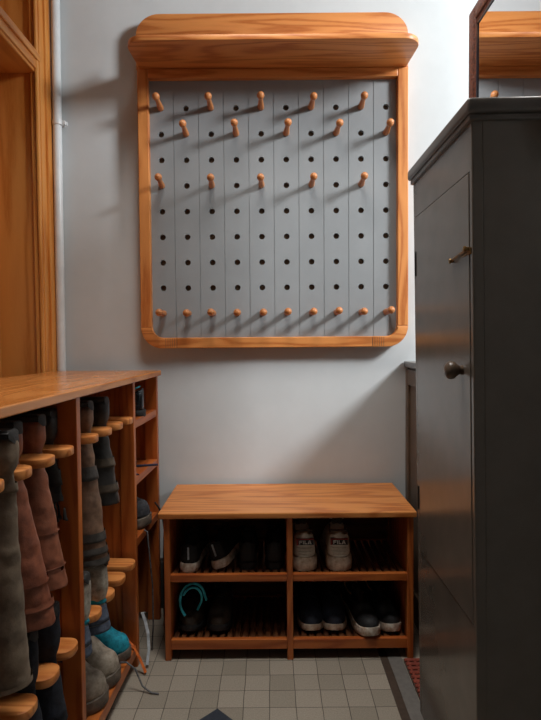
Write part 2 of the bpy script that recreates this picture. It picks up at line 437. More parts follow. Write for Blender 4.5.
# back board above the shelf with rounded upper corners
x0, x1, z0, z1 = -0.530, 0.562, 2.217, 2.436
pts = [(x0, z0), (x1, z0)] + [(x1 - 0.095 + 0.095 * math.cos(R(t)), z1 - 0.085 + 0.085 * math.sin(R(t))) for t in range(0, 91, 9)] + [(x0 + 0.095 - 0.095 * math.sin(R(t)), z1 - 0.085 + 0.085 * math.cos(R(t))) for t in range(0, 91, 9)]
bp(MB().prism(pts, 'Y', 2.212, YB - 0.001, 0.003), 'back_board', M['pineX'], auto=35)
# shelf with rounded front corners
x0, x1, y0, y1 = -0.523, 0.561, 2.000, 2.245
r = 0.065
pts = [(x0 + 0.01, y1), (x0, y0 + r)] + arc(x0 + r, y0 + r, r, 180, 270, 8)[1:] + arc(x1 - r, y0 + r, r, 270, 360, 8) + [(x1 - 0.01, y1)]
bp(MB().prism(pts, 'Z', 2.217, 2.237, 0.003), 'shelf', M['pineX'], auto=35)
for x in (-0.507, 0.014, 0.556):
    bp(MB().box(x - 0.006, x + 0.006, 2.150, 2.162, 2.237, 2.272, 0.003), 'peg_stop', M['peg'])
# turned pegs
prof = [(-0.020, 0.0100), (0.0, 0.0102), (0.002, 0.0125), (0.010, 0.0128), (0.030, 0.0110), (0.055, 0.0092), (0.068, 0.0088), (0.074, 0.0105), (0.079, 0.0132),
        (0.086, 0.0148), (0.093, 0.0138), (0.099, 0.0098), (0.102, 0.004)]
pos = [(c_, 8) for c_ in (0, 2, 4, 6, 8)] + [(c_, 7) for c_ in (1, 3, 5, 7, 9)] + [(c_, 5) for c_ in (0, 2, 4, 6, 8)] + [(c_, 0) for c_ in range(10)]
proto = None
for c_, r_ in pos:
    if proto is None:
        mb = MB().lathe(prof, (0, 0, 0), (0, -1, 0), 16)
        proto = mb.build('peg', M['peg'], pb, smooth=True); o = proto
    else:
        o = proto.copy(); COL.objects.link(o)
    o.location = (CX0 + c_ * PC - OX, YP - OY, CZ0 + r_ * PZ - OZ)
    o.rotation_euler = (R(-(6 if r_ else 0.0) + random.uniform(-2, 2)), 0, R(random.uniform(-2, 4)))

# ------------------------------------------------------------------ shoe bench
bn = thing('shoe_bench', 'low pine bench with two slatted shoe shelves under the peg board', 'bench', (0.055, 2.06, 0))
BX, BY = 0.055, 2.06
def bnp(b, name, mat, **k):
    o = b.build(name, mat, bn, **k); o.location = (-BX, -BY, 0); return o
bx0, bx1 = -0.379, 0.496
byf, byb = 1.868, 2.215
bnp(MB().box(-0.396, 0.504, 1.853, 2.238, 0.509, 0.530, 0.004), 'seat_top', M['top2'] if 'top2' in M else M['pineX'])  # lighter pine than the fronts, the lit seat put into the colour
lw = 0.021
mx = 0.062
for x in (bx0, mx - lw / 2, bx1 - lw):
    bnp(MB().box(x, x + lw, byf, byf + 0.03, 0, 0.510, 0.002), 'leg', M['rackZ'])
    bnp(MB().box(x, x + lw, byb - 0.03, byb, 0, 0.510, 0.002), 'leg', M['rackZ'])
for x in (bx0 + 0.004, mx - 0.008, bx1 - lw + 0.004):
    bnp(MB().box(x, x + 0.016, byf + 0.03, byb - 0.03, 0.02, 0.510), 'end_panel', M['rackZ'])
for z0, z1 in ((0.280, 0.306), (0.038, 0.073)):
    for xa, xb in ((bx0 + lw, mx - lw / 2), (mx + lw / 2, bx1 - lw)):
        bnp(MB().box(xa, xb, byf + 0.003, byf + 0.022, z0, z1, 0.002), 'shelf_rail', M['rackX'])
        bnp(MB().box(xa, xb, byb - 0.022, byb - 0.003, z0, z1, 0.002), 'shelf_rail', M['rackX'])
        if z0 < 0.1: bnp(MB().box(xa, xb, byf + 0.022, byb - 0.022, z1 - 0.024, z1 - 0.0165), 'light_stop_board', M['slatX'])  # added board, keeps light from falling through the slats onto the floor
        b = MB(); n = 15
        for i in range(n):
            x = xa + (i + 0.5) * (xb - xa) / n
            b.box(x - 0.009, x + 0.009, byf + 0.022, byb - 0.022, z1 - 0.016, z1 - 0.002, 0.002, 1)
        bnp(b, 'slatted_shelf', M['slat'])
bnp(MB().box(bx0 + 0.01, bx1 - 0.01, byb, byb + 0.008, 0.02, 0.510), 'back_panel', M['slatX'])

# ------------------------------------------------------------------ low cupboard in the recess
lc = thing('low_cupboard', 'low brown-grey panelled cupboard with a grey top behind the tall cupboard', 'cupboard', (0.8, 1.98, 0))
def lp(b, name, mat, **k):
    o = b.build(name, mat, lc, **k); o.location = (-0.8, -1.98, 0); return o
lp(MB().box(0.572, 1.05, 1.745, 2.252, 0, 1.012), 'body', M['lowcup'])
lp(MB().box(0.556, 1.07, 1.735, 2.256, 1.012, 1.036, 0.003), 'worktop', M['wardcap'])
b = MB(); b.box(0.562, 0.573, 2.215, 2.252, 0, 1.005, 0.003); b.box(0.562, 0.573, 1.75, 1.79, 0, 1.005, 0.003); b.box(0.562, 0.573, 1.79, 2.215, 0.94, 1.005, 0.003); b.box(0.562, 0.573, 1.79, 2.215, 0, 0.12, 0.003)
lp(b, 'panel_moulding', M['lowcup'])

# ------------------------------------------------------------------ tall grey cupboard
WX, WXB, WY0, WY1, WZ = 0.428, 0.634, 1.140, 1.600, 1.592
wd = thing('tall_cupboard', 'tall narrow grey painted cupboard with one door against the right wall', 'cupboard', (0.54, 1.37, 0.002))
wd.rotation_euler = (0, R(-0.85), 0)   # stands a little out of plumb
WP = Matrix.Rotation(R(0.85), 4, 'Y')
def wp(b, name, mat, par=None, **k):
    o = b.build(name, mat, par or wd, **k)
    if par is None: o.location = (-0.54 + 0.0165, -1.37, 0)
    return o
dz0, dz1, dy0, dy1 = 0.505, 1.478, 1.158, 1.578
b = MB()
b.box(WX + 0.022, WXB, WY0, WY1, 0, WZ, 0.002)
b.box(WX, WX + 0.024, WY0, dy0 - 0.0015, 0, WZ, 0.003); b.box(WX, WX + 0.024, dy1 + 0.0015, WY1, 0, WZ, 0.003)
b.box(WX + 0.0006, WX + 0.024, dy0 - 0.003, dy1 + 0.003, dz1 + 0.002, WZ, 0.001); b.box(WX + 0.0006, WX + 0.024, dy0 - 0.003, dy1 + 0.003, 0, dz0 - 0.002, 0.001)
wp(b, 'body', M['ward'])
b = MB(); b.box(WX - 0.013, WXB, WY0 - 0.016, WY1 + 0.016, WZ, WZ + 0.030, 0.007, 3); b.box(WX - 0.007, WXB, WY0 - 0.007, WY1 + 0.007, WZ - 0.014, WZ, 0.004)
wp(b, 'top', M['wardcap'], auto=40)
wdd = wp(MB().box(WX - 0.001, WX + 0.020, dy0, dy1, dz0, dz1, 0.002), 'door', M['ward'])
def on_door(b, name, mat, **k):
    return b.build(name, mat, wdd, **k)
on_door(MB().lathe([(-0.002, 0.010), (0.002, 0.011), (0.008, 0.0095), (0.014, 0.0135), (0.021, 0.0195), (0.028, 0.0205), (0.034, 0.0185), (0.039, 0.012), (0.041, 0.004)], (WX, 1.205, 1.058), (-1, 0, 0), 24), 'knob', M['knob'], smooth=True)
b = MB()
b.box(WX - 0.003, WX + 0.001, 1.146, 1.205, 1.306, 1.320, 0.001)
b.tube([(WX - 0.006, 1.150, 1.317), (WX - 0.007, 1.20, 1.313), (WX - 0.006, 1.245, 1.309), (WX - 0.004, 1.262, 1.307)], [0.0035, 0.003, 0.003, 0.004], 10)
b.lathe([(0, 0.004), (0.006, 0.004), (0.008, 0.006), (0.012, 0.006), (0.013, 0.003)], (WX - 0.002, 1.155, 1.318), (-1, 0, 0), 12)
b.lathe([(0, 0.004), (0.005, 0.004), (0.007, 0.006), (0.010, 0.005)], (WX - 0.001, 1.258, 1.307), (-1, 0, 0), 12)
wp(b, 'latch', M['brass'], auto=50)
for z in (1.345, 0.66):
    wp(MB().tube([(WX - 0.001, dy1 + 0.001, z - 0.035), (WX - 0.001, dy1 + 0.001, z + 0.035)], 0.0035, 10).box(WX - 0.0012, WX + 0.002, dy1 - 0.008, dy1 + 0.012, z - 0.033, z + 0.033), 'hinge', M['iron'], auto=50)

# ------------------------------------------------------------------ mirror on the right wall
mr = thing('wall_mirror', 'mirror in a carved dark wooden frame above the tall grey cupboard', 'mirror', (0.64, 1.30, 1.85))
def mp_(b, name, mat, **k):
    o = b.build(name, mat, mr, **k); o.location = (-0.64, -1.30, -1.85); return o
my0, my1, mz0, mz1, fwm = 0.92, 1.72, 1.62, 2.135, 0.062
for a in ((my1 - fwm, my1, mz0, mz1), (my0, my0 + fwm, mz0, mz1)):
    mp_(MB().box(0.625, XR - 0.001, *a, 0.004).box(0.620, 0.64, a[0] + 0.012, a[1] - 0.012, a[2] + 0.01, a[3] - 0.01, 0.004), 'frame_stile', M['frame'], auto=40)
for a in ((my0 + fwm, my1 - fwm, mz1 - fwm, mz1), (my0 + fwm, my1 - fwm, mz0, mz0 + 0.03)):
    mp_(MB().box(0.625, XR - 0.001, *a, 0.004).box(0.620, 0.64, a[0], a[1], a[2] + 0.012, a[3] - 0.012, 0.004), 'frame_rail', M['frame'], auto=40)
b = MB(); yi0, yi1, zi0, zi1 = my0 + fwm, my1 - fwm, mz0 + 0.03, mz1 - fwm
for a in ((yi1 - 0.009, yi1, zi0, zi1), (yi0, yi0 + 0.009, zi0, zi1), (yi0, yi1, zi1 - 0.006, zi1), (yi0, yi1, zi0, zi0 + 0.006)):
    b.box(0.6255, 0.645, *a)
mp_(b, 'inner_edge', M['edge'])
mp_(MB().box(0.628, 0.632, yi0, yi1, zi0, zi1), 'glass', M['mirror'])

exec_objects = True
# ------------------------------------------------------------------ welly rack on the left
RX, RY, RROT = -0.4545, 2.174, R(-2.18)
rk = thing('boot_rack', 'long pine boot rack with rounded tongues along the left wall', 'boot rack', (RX, RY, 0), RROT)
def s_of(Y): return -(RY - Y) * 1.0
def rp(b, name, mat, **k): return b.build(name, mat, rk, **k)
RD = 0.40
ry0 = s_of(0.86)
rp(MB().box(-RD - 0.02, 0.012, ry0 - 0.02, 0.010, 0.989, 1.010, 0.003), 'rack_top', M['top'])
ups = [(s_of(0.868), s_of(0.894)), (s_of(1.345), s_of(1.371)), (s_of(1.832), s_of(1.856)), (-0.024, 0.0)]
for a, c_ in ups:
    b = MB(); b.box(-0.05, 0.0, a, c_, 0.0, 0.989, 0.002); b.box(-RD, -RD + 0.05, a, c_, 0.0, 0.989, 0.002); b.box(-RD + 0.05, -0.05, a + 0.005, c_ - 0.005, 0.03, 0.989)
    rp(b, 'upright', M['rackZ'])
rp(MB().box(-RD - 0.008, -RD, ry0, 0, 0.03, 0.989), 'back_panel', M['rackY'])
# base: front and rear rails, dowels between
for a, c_ in ((ups[0][1], ups[1][0]), (ups[1][1], ups[2][0])):
    rp(MB().box(-0.04, -0.004, a, c_, 0.040, 0.078, 0.003), 'base_rail', M['rackY'])
    rp(MB().box(-RD + 0.004, -RD + 0.04, a, c_, 0.040, 0.078, 0.003), 'base_rail', M['rackY'])
    b = MB(); n = int((c_ - a) / 0.034)
    for i in range(n):
        y = a + (i + 0.5) * (c_ - a) / n
        b.tube([(-RD + 0.02, y, 0.064), (-0.02, y, 0.064)], 0.0095, 8)
    rp(b, 'base_dowels', M['rackX'], auto=40)
# tongues
TW, TT = 0.070, 0.020
def tongue(Y, zt):
    y = s_of(Y); h = TW / 2
    pts = [(-RD + 0.06, y - h)] + [(-0.020 + 0.032 * math.sin(R(t)) ** 0.9, y - h * math.copysign(abs(math.cos(R(t))) ** 0.8, math.cos(R(t)))) for t in range(0, 181, 12)] + [(-RD + 0.06, y + h)]
    rp(MB().prism(pts, 'Z', zt - TT, zt, 0.003), 'tongue', M['pineX'], auto=40)  # lighter pine copy, carries the lit tongue tops in its colour
TY = [0.966, 1.073, 1.180, 1.285, 1.453, 1.563, 1.668, 1.775]
UZ, LZ = 0.876, 0.393
for Y in TY:
    tongue(Y, UZ); tongue(Y, LZ)
for zt in (UZ, LZ):
    for a, c_ in ((ups[0][1], ups[1][0]), (ups[1][1], ups[2][0])):
        rp(MB().box(-RD + 0.03, -RD + 0.075, a, c_, zt - TT - 0.03, zt - 0.002 + 0.02, 0.003), 'tongue_beam', M['rackY'])
# plain shelves of the far bay
for z0, z1 in ((0.827, 0.855), (0.628, 0.656), (0.412, 0.442)):
    rp(MB().box(-0.045, -0.002, ups[2][1], ups[3][0], z0, z1, 0.002), 'shelf_front', M['rackY'])
    rp(MB().box(-RD, -0.045, ups[2][1], ups[3][0], z0 + 0.008, z1 - 0.004, 0.001), 'shelf', M['rackY'])

# ------------------------------------------------------------------ hanging boots
LE = {}
def leather(key, c1, c2, scale=45, rough=0.6, bump=0.45):
    LE[key] = mottled(key, c1, c2, scale, rough, bump, 5, dist=0.004)
leather('olive_suede', srgb(134, 117, 98), srgb(98, 84, 70), 28, 0.85)
leather('red_brown_leather', srgb(150, 88, 64), srgb(112, 62, 45), 38, 0.5)
leather('brown_leather', srgb(158, 96, 70), srgb(120, 70, 50), 34, 0.5)
leather('black_leather', srgb(52, 50, 48), srgb(30, 28, 28), 40, 0.5)
leather('taupe_leather', srgb(138, 106, 84), srgb(92, 68, 53), 30, 0.6)
leather('grey_leather', srgb(84, 80, 76), srgb(54, 50, 48), 40, 0.55)
leather('navy_cloth', srgb(34, 38, 50), srgb(18, 20, 28), 60, 0.9)
leather('strap_leather', srgb(96, 84, 70), srgb(66, 56, 46), 50, 0.55)
leather('rubber_sole', srgb(44, 41, 39), srgb(28, 26, 25), 60, 0.7)
disp = bpy.data.textures.new('creases', 'CLOUDS'); disp.noise_scale = 0.055; disp.noise_depth = 2
def hanging_boot(name, label, Y, heel_x, zt, length, cuff_x, mat, foot_mat=None, cuff_a=0.062, cuff_b=0.046, ank_a=0.040, ank_b=0.0165, foot_len=0.25, foot_h=0.078,
                 bands=(), band_mat=None, trim_mat=None, crease=0.008, cat='boot', group=None, bulge=0.0):
    root = thing(name, label, cat, (heel_x, Y, zt), 0, group)
    cf = cuff_x - heel_x                      # front edge of the cuff relative to the heel
    def ring(t, off=0.0, n=24):
        # t 0 ankle .. 1 cuff
        e = max(t, 0.0) ** 0.75
        back = -0.004 + (cf + 0.004) * (0.15 * e + 0.85 * t) + bulge * math.sin(math.pi * t)
        a = ank_a + (cuff_a - ank_a) * min(1, max(t, 0.0) * 1.25) ** 0.8
        bb = ank_b + (cuff_b - ank_b) * min(1, max(0, (t - 0.05)) * 1.5) ** 0.7
        wr = 1 + 0.035 * math.sin(t * 38) * max(0, 1 - t * 1.4)
        cx = back - a
        z = 0.006 - length * t
        return [Vector((cx + (a * wr + off) * math.cos(2 * math.pi * k / n), (bb * wr + off) * math.sin(2 * math.pi * k / n), z)) for k in range(n)]
    rs = [ring(i / 22) for i in range(23)]
    low = ring(1.0); c0 = sum(low, Vector()) / len(low)
    # turned-in cuff opening
    rs += [[c0 + (p - c0) * 0.86 for p in low], [c0 + (p - c0) * 0.82 + Vector((0, 0, 0.05)) for p in low]]
    # foot above the tongues, toe towards the back of the rack
    b = MB()
    b.rings(rs)
    st = [(0.004, 0.3, 0.03, foot_h - 0.012), (-0.002, 0.75, 0.008, foot_h), (-0.02, 1.0, -0.004, foot_h), (-0.06, 1.0, -0.006, foot_h), (-0.10, 1.06, 0.002, foot_h), (-0.15, 1.3, 0.022, foot_h),
          (-0.19, 1.4, 0.034, foot_h - 0.002), (-0.225, 1.15, 0.042, foot_h - 0.006), (-0.245, 0.7, 0.05, foot_h - 0.012), (-0.25, 0.2, 0.056, foot_h - 0.018)]
    fr = []
    for x, w_, za, zb in st:
        x *= foot_len / 0.25; w_ *= 0.026
        zc, hz = (za + zb) / 2, (zb - za) / 2
        fr.append([Vector((x, w_ * math.copysign(abs(math.cos(q)) ** 0.8, math.cos(q)), zc + hz * math.copysign(abs(math.sin(q)) ** 0.8, math.sin(q)))) for q in [2 * math.pi * k / 20 for k in range(20)]])
    b.rings(fr)
    leg = b.build('upper', mat, root, smooth=True)
    rm = leg.modifiers.new('join', 'REMESH'); rm.mode = 'VOXEL'; rm.voxel_size = 0.0045; rm.use_smooth_shade = True
    sm = leg.modifiers.new('soft', 'SMOOTH'); sm.factor = 0.5; sm.iterations = 3
    if crease:
        dm = leg.modifiers.new('crease', 'DISPLACE'); dm.texture = disp; dm.strength = crease; dm.mid_level = 0.5; dm.texture_coords = 'GLOBAL'
    # sole along the top
    so = []
    for x, w_, za, zb in st:
        x *= foot_len / 0.25; w_ *= 0.0275
        so.append([Vector((x, w_ * cx_, zb - 0.006 + zz)) for cx_, zz in ((-1, 0), (-1, 0.009), (-0.8, 0.012), (0.8, 0.012), (1, 0.009), (1, 0))])
    MB().rings(so).build('sole', LE['rubber_sole'], root, auto=40)
    MB().box(-0.065 * foot_len / 0.25, -0.004, -0.018, 0.018, foot_h + 0.004, foot_h + 0.0085, 0.002).build('heel', LE['rubber_sole'], root)
    for t0, t1, kind in bands:
        m2 = trim_mat if kind == 'trim' else (band_mat or mat)
        n = 4
        rr = [ring(t0 + (t1 - t0) * i / n, 0.0035) for i in range(n + 1)]
        inn = [ring(t0 + (t1 - t0) * i / n, -0.006) for i in range(n, -1, -1)]
        o = MB().rings(rr + inn, cap=False).build(kind, m2, root, smooth=True)
        if crease:
            dm = o.modifiers.new('crease', 'DISPLACE'); dm.texture = disp; dm.strength = crease; dm.mid_level = 0.5; dm.texture_coords = 'GLOBAL'
    return root

GT = 'boots hanging from the upper tongues'
hanging_boot('tall_boot', 'tall olive-grey suede boot hanging upside down nearest the camera at the left edge', 1.0195, -0.486, UZ, 0.41, -0.470, LE['olive_suede'],
             cuff_a=0.052, cuff_b=0.042, ank_a=0.044, bands=((0.05, 0.09, 'strap'), (0.975, 1.0, 'cuff')), group=GT)
hanging_boot('tall_boot', 'reddish-brown leather boot with stitched cuff hanging next to the olive suede boot', 1.1265, -0.527, UZ, 0.35, -0.460, LE['red_brown_leather'],
             cuff_a=0.066, cuff_b=0.046, bands=((0.73, 0.742, 'seam'), (0.85, 0.89, 'cuff')), group=GT)
hanging_boot('tall_boot', 'plain brown leather boot hanging just in front of the first pine upright', 1.2325, -0.522, UZ, 0.32, -0.474, LE['brown_leather'],
             cuff_a=0.060, cuff_b=0.042, bands=((0.58, 0.592, 'seam'), (0.83, 0.842, 'seam')), group=GT)
hanging_boot('ankle_boot', 'blackish boot hanging in shadow between brown boot and first upright', 1.3325, -0.535, UZ, 0.20, -0.507, LE['black_leather'],
             cuff_a=0.05, cuff_b=0.012, ank_b=0.011, bands=((0.35, 0.55, 'strap'),), band_mat=LE['black_leather'], group=GT)
hanging_boot('tall_boot', 'taupe brown boot with dark strap and dark ribbed cuff bands right of first upright', 1.508, -0.502, UZ, 0.375, -0.464, LE['taupe_leather'],
             cuff_a=0.064, cuff_b=0.044, bands=((0.27, 0.37, 'strap'), (0.76, 0.83, 'strap'), (0.87, 0.92, 'strap'), (0.95, 1.0, 'strap')), band_mat=LE['grey_leather'], group=GT)
hanging_boot('ankle_boot', 'short dark grey boot with two taupe straps hanging second right of first upright', 1.6155, -0.490, UZ, 0.24, -0.458, LE['black_leather'],
             cuff_a=0.056, cuff_b=0.04, bands=((0.42, 0.53, 'strap'), (0.74, 0.84, 'strap')), band_mat=LE['strap_leather'], group=GT)
# ------------------------------------------------------------------ shoes
def interp(tab, t):
    for (a, va), (c_, vc) in zip(tab[:-1], tab[1:]):
        if t <= c_:
            k = (t - a) / (c_ - a); k = k * k * (3 - 2 * k) if False else k
            return va + (vc - va) * k
    return tab[-1][1]
WT = [(0, .30), (.015, .50), (.05, .70), (.12, .78), (.35, .74), (.55, .90), (.70, 1.0), (.82, .95), (.91, .76), (.96, .55), (.985, .36), (1, .14)]
SH = {}
def shmat(key, c1, c2, scale=70, rough=0.7, bump=0.3): 
    if key not in SH: SH[key] = mottled(key, c1, c2, scale, rough, bump, 4)
    return SH[key]
def shoe(name, label, cat, loc, rotz, upper, sole, L=0.28, W=0.05, heel=0.085, instep=0.082, toe=0.045, st=0.026, sole_w=1.06, tongue=True, laces=None, trim=None,
         toe_cap=None, group=None, rot=(0, 0), heel_tab=None, lining=None, chunky=0.0, open_len=0.42, sole_heel=None, mouth=None):
    root = thing(name, label, cat, loc, 0, group)
    root.rotation_euler = (rot[0], rot[1], rotz)
    hs = sole_heel or st
    def base_z(t): return hs + (st - hs) * min(1, t * 1.8) + 0.012 * max(0, (t - 0.8) / 0.2) ** 2
    HT = [(0, heel * 0.94), (.03, heel), (.08, heel * 0.985), (.2, heel * 0.80), (.3, heel * 0.80), (open_len, instep), (.55, instep * 0.86), (.7, (instep + toe) / 2), (.82, toe), (.92, toe * 0.86), (.97, toe * 0.62), (1.0, toe * 0.25)]
    def sect(t):
        w = interp(WT, t) * W; h = max(interp(HT, t) - hs * 0.0, 0.004); zb = base_z(t) - 0.004
        y = t * L
        op = max(0.0, min(1.0, min((t - 0.035) / 0.03, (open_len - t) / 0.05)))
        pts = []
        for k in range(21):
            if k <= 5: s_ = k / 5; ang = R(62) * s_
            elif k >= 15: s_ = (20 - k) / 5; ang = math.pi - R(62) * s_
            else: s_ = None; ang = R(62) + (math.pi - 2 * R(62)) * (k - 5) / 10
            ax = -w * math.copysign(abs(math.cos(ang)) ** 0.75, math.cos(ang)); az = h * math.sin(ang) ** 0.85
            lean = (0.26 if t > 0.06 else 0.15) + 2.2 * max(0, heel - 0.10)
            if k <= 5: ox, oz = -w * (1 + 0.03 * math.sin(math.pi * s_) - lean * s_ ** 1.6), h * s_
            elif k >= 15: ox, oz = w * (1 + 0.03 * math.sin(math.pi * s_) - lean * s_ ** 1.6), h * s_
            else:
                q = (k - 5) / 10; u = 1 - 2 * q      # 1..-1
                dip = min(1.0, (1 - abs(u)) * 3.2)
                ox = -w * (1 - lean - 0.10 * min(1, dip * 2)) * u; oz = h - (h - 0.010) * dip
            pts.append(Vector((ax + (ox - ax) * op, y, zb + az + (oz - az) * op)))
        return pts
    ts = [0, .012, .03, .05, .065, .09, .13, .18, .24, .30, .35, .38, .40, .43, .48, .54, .6, .66, .72, .78, .84, .89, .93, .96, .98, .992, 1.0]
    MB().rings([sect(t) for t in ts]).build('upper', upper, root, smooth=True, sub=1)
    # sole
    rs = []
    for t in ts:
        w = interp(WT, t) * W * sole_w + chunky * 0.5; zt = base_z(t) + 0.004; zb = 0.016 * max(0, (t - 0.78) / 0.22) ** 2
        y = (t - 0.5) * (L + 0.010 + chunky) + L * 0.5
        rs.append([Vector((x * w, y, z)) for x, z in ((-.88, zb), (-1, zb + .004), (-1.02, (zb + zt) / 2), (-.98, zt - .002), (-.9, zt), (.9, zt), (.98, zt - .002), (1.02, (zb + zt) / 2), (1, zb + .004), (.88, zb))])
    MB().rings(rs).build('sole', sole, root, auto=50)
    # lining inside the opening
    if tongue:
        tg = []
        for i in range(7):
            q = i / 6; t = 0.60 - 0.30 * q
            y = t * L; z = base_z(t) + interp(HT, max(t, open_len)) * (0.92 + 0.30 * q) if t < open_len else base_z(t) + interp(HT, t) * 0.93
            ww = W * (0.30 + 0.14 * q) * (1 if q < 0.95 else 0.8)
            tg.append([Vector((x * ww, y + dy_ , z + zz)) for x, zz, dy_ in ((-1, -.006, 0), (-.6, .001, 0), (0, .004, 0), (.6, .001, 0), (1, -.006, 0), (.6, -.006, -.004), (0, -.003, -.004), (-.6, -.006, -.004))])
        MB().rings(tg).build('tongue', trim or upper, root, smooth=True)
    if laces:
        b = MB()
        for i in range(4):
            t = 0.44 + i * 0.062; y = t * L; z = base_z(t) + interp(HT, t) * 0.985
            ww = W * 0.42
            b.tube([(-ww, y, z - 0.010), (-ww * 0.5, y + 0.004, z + 0.001), (0, y + 0.006, z + 0.004), (ww * 0.5, y + 0.004, z + 0.001), (ww, y, z - 0.010)], 0.0026, 6)
        t = 0.43; y = t * L; z = base_z(t) + interp(HT, t) + 0.004
        for sg in (-1, 1):
            b.tube([(0, y, z), (sg * 0.014, y + 0.004, z + 0.010), (sg * 0.028, y + 0.012, z + 0.006), (sg * 0.026, y + 0.022, z - 0.002), (sg * 0.010, y + 0.010, z + 0.001)], 0.0024, 6)
        b.build('laces', laces, root, smooth=True)
    if toe_cap:
        b = MB(); rr = []
        for t in (.80, .84, .89, .93, .96, .98, .992, 1.0):
            c0 = Vector((0, t * L, base_z(t)))
            rr.append([c0 + (p - c0) * (1.05 if t < 1 else 1.3) + Vector((0, 0.002, 0)) for p in [q for q in sect(t)]])
        for r_ in rr:
            for p in r_: p.z = min(p.z, base_z(0.9) + toe * 0.42)
        b.rings(rr).build('toe_bumper', toe_cap, root, smooth=True)
    if mouth:
        # binding along the collar
        path = []
        for t in (.07, .09, .13, .18, .24, .30, .35, .38): path.append(sect(t)[5] + Vector((0, 0, 0.001)))
        other = []
        for t in (.07, .09, .13, .18, .24, .30, .35, .38): other.append(sect(t)[15] + Vector((0, 0, 0.001)))
        full = path[::-1] + other
        MB().tube(full, 0.0032, 8).build('collar', mouth, root, smooth=True)
    if heel_tab:
        z0, z1, m_ = heel_tab
        b = MB(); rr = []
        for i in range(5):
            f_ = i / 4; z = z0 + (z1 - z0) * f_
            rr.append([(x, y_, z) for x, y_ in ((-.003, .0), (-.0025, -.0035), (.0025, -.0035), (.003, .0))])
        b.rings(rr).build('heel_tab', m_, root, smooth=False)
    return root

black = shmat('black_canvas', srgb(30, 30, 32), srgb(18, 18, 20), 120)
blackm = shmat('black_mesh', srgb(38, 38, 40), srgb(24, 24, 26), 200)
white_sole = shmat('scuffed_white_sole', srgb(214, 205, 192), srgb(168, 142, 120), 60, 0.6)
cream = shmat('cream_leather', srgb(240, 232, 218), srgb(220, 210, 194), 70, 0.5, 0.2)
cream2 = shmat('dirty_cream_sole', srgb(212, 196, 176), srgb(166, 142, 120), 60, 0.6)
greyl = shmat('grey_lining', srgb(106, 96, 86), srgb(74, 66, 58), 80)
navy = shmat('navy_canvas', srgb(40, 48, 64), srgb(28, 34, 48), 150)
silver = shmat('silver_reflective', srgb(200, 206, 212), srgb(160, 166, 172), 60, 0.3)
brownd = shmat('dark_brown_suede', srgb(66, 52, 40), srgb(42, 32, 26), 60)
tan = shmat('tan_stitching', srgb(214, 178, 124), srgb(184, 148, 100), 60)
teal = shmat('teal_cord', srgb(70, 205, 225), srgb(48, 170, 190), 60, 0.6)
teal_f = shmat('teal_fabric', srgb(28, 160, 184), srgb(16, 112, 132), 80, 0.8)
orange = shmat('orange_fabric', srgb(226, 116, 44), srgb(186, 84, 28), 80, 0.8)
beige = shmat('beige_suede', srgb(176, 164, 148), srgb(132, 120, 106), 60, 0.8)
greym = shmat('grey_mesh', srgb(120, 120, 122), srgb(78, 78, 82), 120, 0.8)
charc = shmat('charcoal_mesh', srgb(62, 62, 68), srgb(38, 38, 42), 120, 0.8)
bluegrey = shmat('blue_grey_fabric', srgb(96, 106, 124), srgb(62, 70, 88), 90, 0.85)
gsole = shmat('grey_brown_sole', srgb(116, 104, 92), srgb(84, 74, 66), 60, 0.8)
redm = shmat('red_badge', srgb(170, 44, 36), srgb(150, 36, 30), 60, 0.5, 0)
navyb = shmat('navy_badge', srgb(22, 22, 34), srgb(16, 16, 26), 60, 0.5, 0)
whitem = shmat('white_lettering', srgb(236, 234, 228), srgb(226, 224, 218), 60, 0.5, 0)

greyst = shmat('grey_beige_suede', srgb(182, 174, 160), srgb(126, 118, 108), 45, 0.85)
navyrod = shmat('dark_blue_plastic', srgb(34, 52, 84), srgb(26, 42, 70), 40, 0.35, 0)
ZU, ZL = 0.3055, 0.0725
G1, G2 = 'shoes on the upper bench shelf', 'shoes on the lower bench shelf'
shoe('sneaker', 'black sneaker with scuffed white sole at the left end of the upper bench shelf', 'shoe', (-0.298, 1.898, ZU), R(-2), black, white_sole, W=0.044, heel=0.078, st=0.026, laces=blackm, heel_tab=(0.045, 0.088, silver), group=G1)
shoe('sneaker', 'black white-soled sneaker tipped on its side, second on the upper bench shelf', 'shoe', (-0.186, 1.910, ZU + 0.008), R(-14), black, white_sole, W=0.044, heel=0.078, st=0.026, laces=blackm, rot=(0, R(-20)), heel_tab=(0.045, 0.088, silver), group=G1)
shoe('sneaker', 'all-black shoe next to the tipped sneaker on the upper bench shelf', 'shoe', (-0.088, 1.918, ZU), R(2), blackm, blackm, W=0.042, heel=0.085, st=0.02, laces=black, group=G1)
shoe('sneaker', 'all-black shoe against the bench divider on the upper shelf', 'shoe', (0.008, 1.918, ZU), R(-2), blackm, blackm, W=0.042, heel=0.085, st=0.02, laces=black, group=G1)

